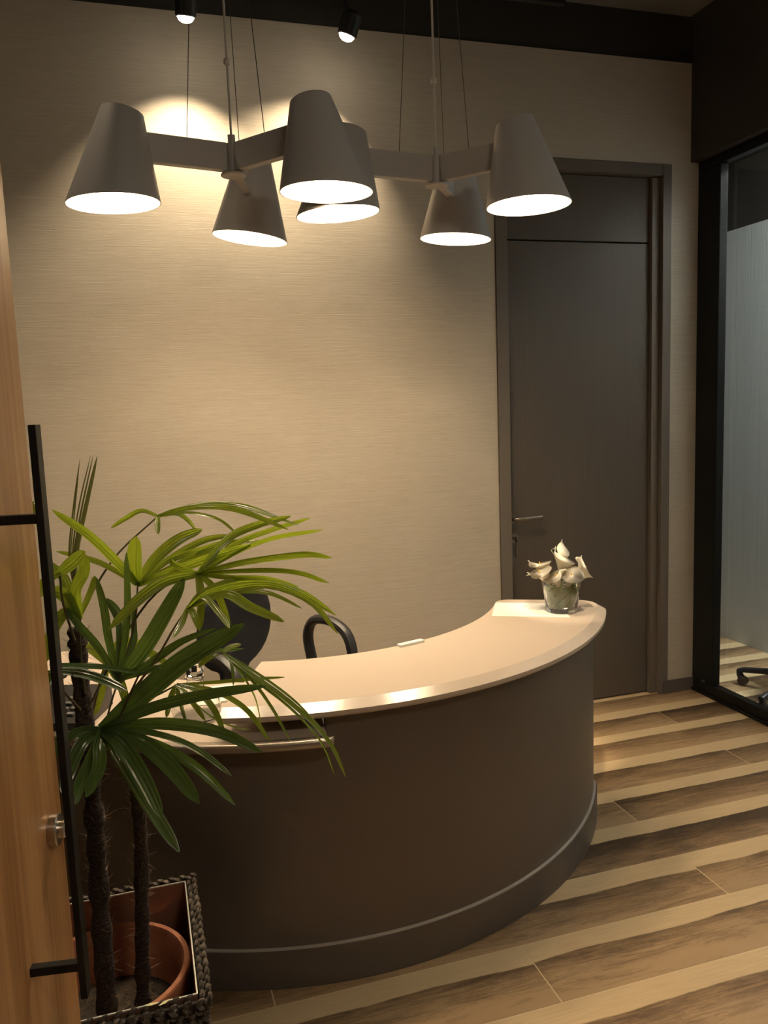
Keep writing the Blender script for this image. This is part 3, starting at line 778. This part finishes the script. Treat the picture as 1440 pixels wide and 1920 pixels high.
# ------------------------------------------------------------------ potted palm
PC = Vector((-.14, 1.745, 0))
def make_palm():
    p = empty('potted_palm', 'tall lady palm with fan leaves in a terracotta pot by the door', 'potted palm', (PC.x, PC.y, 0))
    def W(v): return Vector(v)-PC
    MB().lathe([(.105, .024), (.115, .026), (.150, .30), (.152, .325), (.170, .327), (.172, .333), (.172, .376), (.169, .380), (.159, .380), (.156, .374), (.1455, .25), (.001, .24)], n=48).build('pot', 'terracotta', p, True, angle=40)
    pot = [c for c in p.children if c.name.startswith('pot')][0]
    b = MB(); rnd = random.Random(3); rs = []
    for j in range(7):
        r = .001+.144*j/6; rs.append([Vector((r*cos(2*pi*k/30), r*sin(2*pi*k/30), .262+rnd.uniform(-.006, .006))) for k in range(30)])
    rs[-1] = [Vector((.1445*cos(2*pi*k/30), .1445*sin(2*pi*k/30), .258)) for k in range(30)]
    b.rings(rs).build('soil', 'soil', pot, True)
    b = MB()
    for i in range(140):
        a, r = rnd.uniform(0, 2*pi), .14*sqrt(rnd.random()); c = Vector((r*cos(a), r*sin(a), .268)); d = Vector((rnd.uniform(-1, 1), rnd.uniform(-1, 1), rnd.uniform(-.1, .5))).normalized()*rnd.uniform(.006, .02)
        s_ = Vector((-d.y, d.x, 0)).normalized()*.0009
        b.rings([[c-d-s_, c-d+s_], [c+d-s_*.3, c+d+s_*.3]], False)
    tag(b.build('mulch_fibre', 'bark_fibre', pot), kind='stuff')
    # trunks, with fibrous sheaths
    def trunk(pts, r0, r1, seed):
        rnd = random.Random(seed); P = spline(pts, 46); b = MB()
        R = [(r0+(r1-r0)*i/45)*(1+.10*sin(i*1.9)+rnd.uniform(-.10, .12)) for i in range(46)]
        o = b.tube([W(q) for q in P], R, 11).build('trunk', 'palm_bark', p, True, None, 180)
        b = MB()
        for i in range(420):
            k = rnd.randrange(1, 44); q = W(P[k].lerp(P[k+1], rnd.random())); a = rnd.uniform(0, 2*pi); rad = Vector((cos(a), sin(a), 0))
            s0 = q+rad*R[k]*.9; d = rad*rnd.uniform(.3, 1)+Vector((0, 0, rnd.uniform(-.2, 1.3)))+Vector((-sin(a), cos(a), 0))*rnd.uniform(-.8, .8)
            s1 = s0+d.normalized()*rnd.uniform(.010, .030); w_ = Vector((-sin(a), cos(a), .2))*.0012
            b.rings([[s0-w_, s0+w_], [s1-w_*.2, s1+w_*.2]], False)
        tag(b.build('trunk_fibre', 'bark_fibre', o), kind='stuff')
        return P
    trunk([on_z(202, 1908, .256), at(188, 1700, 1.74), at(176, 1520, 1.745), at(160, 1360, 1.75), at(148, 1240, 1.75), at(143, 1178, 1.75)], .021, .017, 1)
    trunk([on_z(268, 1895, .256), at(266, 1700, 1.715), at(262, 1540, 1.70), at(245, 1440, 1.69), at(205, 1375, 1.67)], .016, .013, 2)

    lr = random.Random(11)
    def frond(hubpx, Y, petiole, leaflets, normal, mat='palm_leaf', label=None, petr=.0022):
        """petiole: px points with Y; leaflets: (px points, Y at tip, width px)"""
        hub = at(*hubpx, Y); N = Vector(normal).normalized()
        pts = [W(at(x, y, yy)) for x, y, yy in petiole] + [W(hub)]
        fr = MB().tube(spline(pts, 14), [petr*1.25-(petr*.45)*i/13 for i in range(14)], 7).build('frond', 'stalk', p, True)
        if label: fr['label'] = label
        for li, (px, yt, wpx) in enumerate(leaflets):
            n = len(px); P = [W(hub)]
            for i, q in enumerate(px):
                f = (i+1)/n; Yq = Y+(yt-Y)*f
                P.append(W(at(q[0], q[1], Yq)))
            M_ = 15; C = spline(P, M_); wm = wpx*Y/FPX*1.18
            Ni = (N+Vector((lr.uniform(-.5, .5), lr.uniform(-.2, .5), lr.uniform(-.45, .6)))).normalized()
            b = MB(); rs = []
            for i, c in enumerate(C):
                t = i/(M_-1); tg = (C[min(i+1, M_-1)]-C[max(i-1, 0)]).normalized()
                sd = tg.cross(Ni)
                if sd.length < .15: sd = tg.cross(Vector((.4, -.8, .3)))
                sd.normalize(); nn = sd.cross(tg).normalized()
                w_ = wm*.5*(.16+.84*sin(pi*min(1, (t*.74+.13)))**.75) * (1 if t < .90 else max(.22, 1-((t-.90)/.10)**1.5*.78))
                row = []
                for q in range(9):                       # pleated V section
                    e = q/4-1
                    row.append(c+sd*w_*e+nn*w_*(.34*abs(e)**1.2-.06+(.075 if q % 2 else -.03)))
                rs.append(row)
            b.rings(rs, False); b.build('leaflet', mat, fr, True, None, 28)
        return fr
    UPN = (.1, -.35, 1); CAMN = (.05, -1, .35)
    # 1: topmost arching frond
    frond((296, 968), 1.80, [(146, 1180, 1.75), (160, 1136, 1.75), (216, 1044, 1.78)], [
        ([(330, 957), (400, 946), (470, 956), (560, 985)], 1.74, 11), ([(360, 953), (440, 956), (540, 993)], 1.66, 12), ([(370, 948), (455, 949), (535, 978)], 1.86, 11),
        ([(330, 963), (352, 976), (367, 994)], 1.90, 9), ([(355, 962), (408, 974), (444, 1001)], 1.84, 10), ([(296, 980), (297, 1002)], 1.72, 9), ([(265, 958), (236, 972), (208, 990)], 1.80, 8)],
        (.0, -1, .75), 'palm_leaf', 'topmost arching yellow-green frond')
    # 2: upright fan, left of centre
    frond((258, 1096), 1.72, [(215, 1290, 1.70), (248, 1190, 1.72), (256, 1140, 1.72)], [
        ([(253, 1060), (256, 1006)], 1.70, 27), ([(232, 1066), (170, 1005), (98, 956)], 1.66, 15), ([(200, 1062), (160, 1047), (106, 1034)], 1.80, 10),
        ([(292, 1048), (335, 1012), (379, 993)], 1.76, 19), ([(315, 1050), (380, 1014), (432, 1004)], 1.80, 11), ([(330, 1062), (420, 1022), (486, 1014)], 1.74, 13), ([(320, 1072), (410, 1040), (470, 1022)], 1.66, 15)],
        CAMN, 'palm_leaf', 'upright fan frond with one broad central blade')
    # 3: large right-hand fan seen from below
    frond((371, 1076), 1.66, [(165, 1330, 1.72), (230, 1200, 1.70), (285, 1120, 1.67), (340, 1082, 1.66)], [
        ([(425, 1012), (480, 985), (545, 968)], 1.74, 13), ([(440, 1020), (510, 992), (582, 971)], 1.80, 13), ([(450, 1030), (520, 1005), (606, 993)], 1.66, 17), ([(450, 1055), (540, 1042), (585, 1039), (622, 1046)], 1.62, 12),
        ([(440, 1070), (510, 1068), (565, 1074), (617, 1093)], 1.58, 12), ([(440, 1082), (500, 1084), (560, 1100)], 1.54, 14), ([(400, 1100), (420, 1140), (431, 1179)], 1.60, 12), ([(376, 1120), (374, 1183)], 1.56, 14),
        ([(310, 1090), (260, 1125), (205, 1180)], 1.58, 18), ([(320, 1050), (380, 1030), (440, 1010)], 1.78, 14)],
        (-.2, -1, -.25), 'palm_leaf', 'large right-hand fan frond spread against the wall')
    # 4: arching fan below it
    frond((352, 1140), 1.58, [(190, 1370, 1.66), (283, 1250, 1.60), (325, 1180, 1.58)], [
        ([(400, 1108), (480, 1094), (560, 1110), (629, 1153)], 1.52, 13), ([(410, 1112), (500, 1098), (580, 1128), (633, 1188)], 1.46, 12), ([(400, 1106), (470, 1092), (540, 1100), (600, 1128)], 1.62, 12), ([(430, 1112), (500, 1112), (566, 1141)], 1.66, 12),
        ([(420, 1115), (470, 1140), (532, 1166)], 1.42, 18), ([(380, 1120), (410, 1150), (430, 1178)], 1.42, 11), ([(362, 1150), (375, 1183)], 1.5, 11), ([(340, 1170), (325, 1195)], 1.5, 10), ([(380, 1110), (440, 1088), (510, 1090)], 1.64, 9)],
        (.1, -1, .75), 'palm_leaf', 'glossy arching frond in front of the chair back')
    # 5: big dark lower fan
    frond((192, 1368), 1.60, [(248, 1445, 1.69), (232, 1410, 1.66)], [
        ([(270, 1300), (350, 1235), (458, 1170)], 1.56, 34), ([(280, 1330), (380, 1305), (498, 1287)], 1.48, 20), ([(290, 1356), (400, 1370), (492, 1411)], 1.44, 19), ([(280, 1375), (360, 1402), (434, 1455)], 1.40, 17),
        ([(260, 1390), (320, 1440), (373, 1507)], 1.38, 26), ([(230, 1400), (270, 1465), (303, 1535)], 1.36, 25), ([(225, 1420), (280, 1510), (336, 1597)], 1.42, 22), ([(290, 1395), (370, 1440), (441, 1509)], 1.50, 16),
        ([(155, 1392), (128, 1450), (118, 1490)], 1.52, 20), ([(172, 1420), (150, 1470), (138, 1510)], 1.48, 20), ([(186, 1400), (184, 1440), (160, 1495)], 1.46, 22), ([(150, 1372), (110, 1400), (90, 1440)], 1.56, 16)],
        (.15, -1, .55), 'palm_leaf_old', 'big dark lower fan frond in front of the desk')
    # 6: fan of upright blades in the middle
    frond((222, 1275), 1.68, [(185, 1420, 1.72), (205, 1330, 1.70)], [
        ([(265, 1225), (310, 1150), (346, 1084)], 1.64, 26), ([(238, 1180), (240, 1110), (237, 1036)], 1.60, 12), ([(205, 1200), (196, 1140), (181, 1083)], 1.62, 14), ([(228, 1210), (224, 1160), (200, 1122)], 1.74, 17),
        ([(280, 1245), (340, 1205), (405, 1179)], 1.58, 16), ([(185, 1215), (150, 1175), (120, 1138)], 1.62, 12), ([(250, 1210), (252, 1180), (250, 1130)], 1.76, 10), ([(300, 1250), (370, 1225), (456, 1216)], 1.72, 11)],
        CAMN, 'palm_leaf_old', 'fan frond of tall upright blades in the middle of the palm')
    # 7: low frond hanging to the right across the counter edge
    frond((416, 1224), 1.56, [(215, 1330, 1.66), (300, 1262, 1.60), (370, 1228, 1.57)], [
        ([(472, 1266), (545, 1320), (612, 1386), (648, 1457)], 1.46, 15), ([(465, 1268), (540, 1326), (600, 1390), (627, 1454)], 1.52, 14), ([(470, 1256), (548, 1312), (610, 1375)], 1.60, 13),
        ([(450, 1262), (478, 1310), (491, 1366)], 1.60, 12), ([(470, 1275), (510, 1330), (544, 1391)], 1.50, 11), ([(432, 1244), (437, 1286)], 1.50, 11), ([(395, 1232), (372, 1250)], 1.55, 10), ([(430, 1214), (452, 1208)], 1.6, 9)],
        (.6, -.7, .8), 'palm_leaf', 'low frond hanging to the right over the counter edge')
    # 8: small drooping fan beside the carafe
    frond((331, 1284), 1.64, [(190, 1410, 1.68), (255, 1330, 1.66)], [
        ([(400, 1280), (470, 1274), (534, 1270)], 1.60, 7), ([(335, 1310), (350, 1362)], 1.58, 10), ([(352, 1306), (385, 1352)], 1.56, 10), ([(370, 1298), (400, 1330), (421, 1377)], 1.54, 12),
        ([(400, 1296), (460, 1330), (506, 1391)], 1.54, 11), ([(320, 1310), (312, 1345)], 1.6, 10), ([(390, 1340), (440, 1364), (470, 1368)], 1.66, 5)],
        (.2, -.7, .8), 'palm_leaf', 'small drooping frond beside the glass carafe')
    # 9: blades crossing to the left, behind the door handle
    frond((262, 1262), 1.52, [(200, 1400, 1.64), (240, 1310, 1.56)], [
        ([(200, 1252), (150, 1249), (92, 1247)], 1.44, 10), ([(290, 1252), (302, 1254)], 1.5, 8)],
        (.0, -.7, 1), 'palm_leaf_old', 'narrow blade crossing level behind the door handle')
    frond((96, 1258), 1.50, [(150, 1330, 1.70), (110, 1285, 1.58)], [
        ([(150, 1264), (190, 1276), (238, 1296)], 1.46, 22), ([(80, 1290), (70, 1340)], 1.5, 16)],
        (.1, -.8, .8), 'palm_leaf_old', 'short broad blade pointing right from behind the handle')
    # 10: yellow-green fan at the far left
    frond((148, 1160), 1.66, [(160, 1300, 1.72), (152, 1230, 1.70)], [
        ([(142, 1110), (158, 1075), (161, 1040)], 1.64, 22), ([(128, 1110), (115, 1080), (80, 1050)], 1.66, 18), ([(124, 1120), (104, 1110), (84, 1130)], 1.62, 20), ([(170, 1110), (178, 1080)], 1.7, 10), ([(120, 1150), (95, 1190), (88, 1240)], 1.6, 18)],
        CAMN, 'palm_leaf', 'broad fan frond behind the top of the door handle')
    frond((112, 1074), 1.50, [(140, 1200, 1.70), (118, 1130, 1.58)], [
        ([(135, 1056), (159, 1033)], 1.50, 20), ([(88, 1090), (72, 1120)], 1.5, 18), ([(95, 1062), (66, 955), (60, 940)], 1.6, 10)],
        (.4, -.8, .5), 'palm_leaf', 'bright yellow-green blade beside the door handle')
    # 11: low back-left fan behind the first trunk
    frond((200, 1245), 1.84, [(160, 1400, 1.78), (180, 1310, 1.80)], [
        ([(165, 1215), (140, 1212)], 1.86, 14), ([(225, 1205), (260, 1205), (290, 1212)], 1.90, 14), ([(240, 1225), (280, 1225), (320, 1250)], 1.84, 14), ([(190, 1290), (178, 1340)], 1.82, 14), ([(225, 1280), (240, 1330)], 1.80, 14)],
        (.1, -1, .6), 'palm_leaf', 'pale fan frond deep behind the trunks')
    # spear: unopened thin blades
    frond((141, 1120), 1.75, [(143, 1185, 1.75), (142, 1150, 1.75)], [
        ([(130, 1040), (138, 950), (150, 860)], 1.75, 2.6), ([(136, 1040), (148, 950), (170, 854)], 1.77, 2.4), ([(139, 1040), (154, 950), (175, 853)], 1.73, 2.8), ([(143, 1040), (161, 950), (182, 856)], 1.75, 6.5), ([(133, 1040), (140, 960), (148, 880)], 1.78, 2)],
        CAMN, 'spear_leaf', 'unopened spear of thin upright blades')
make_palm()
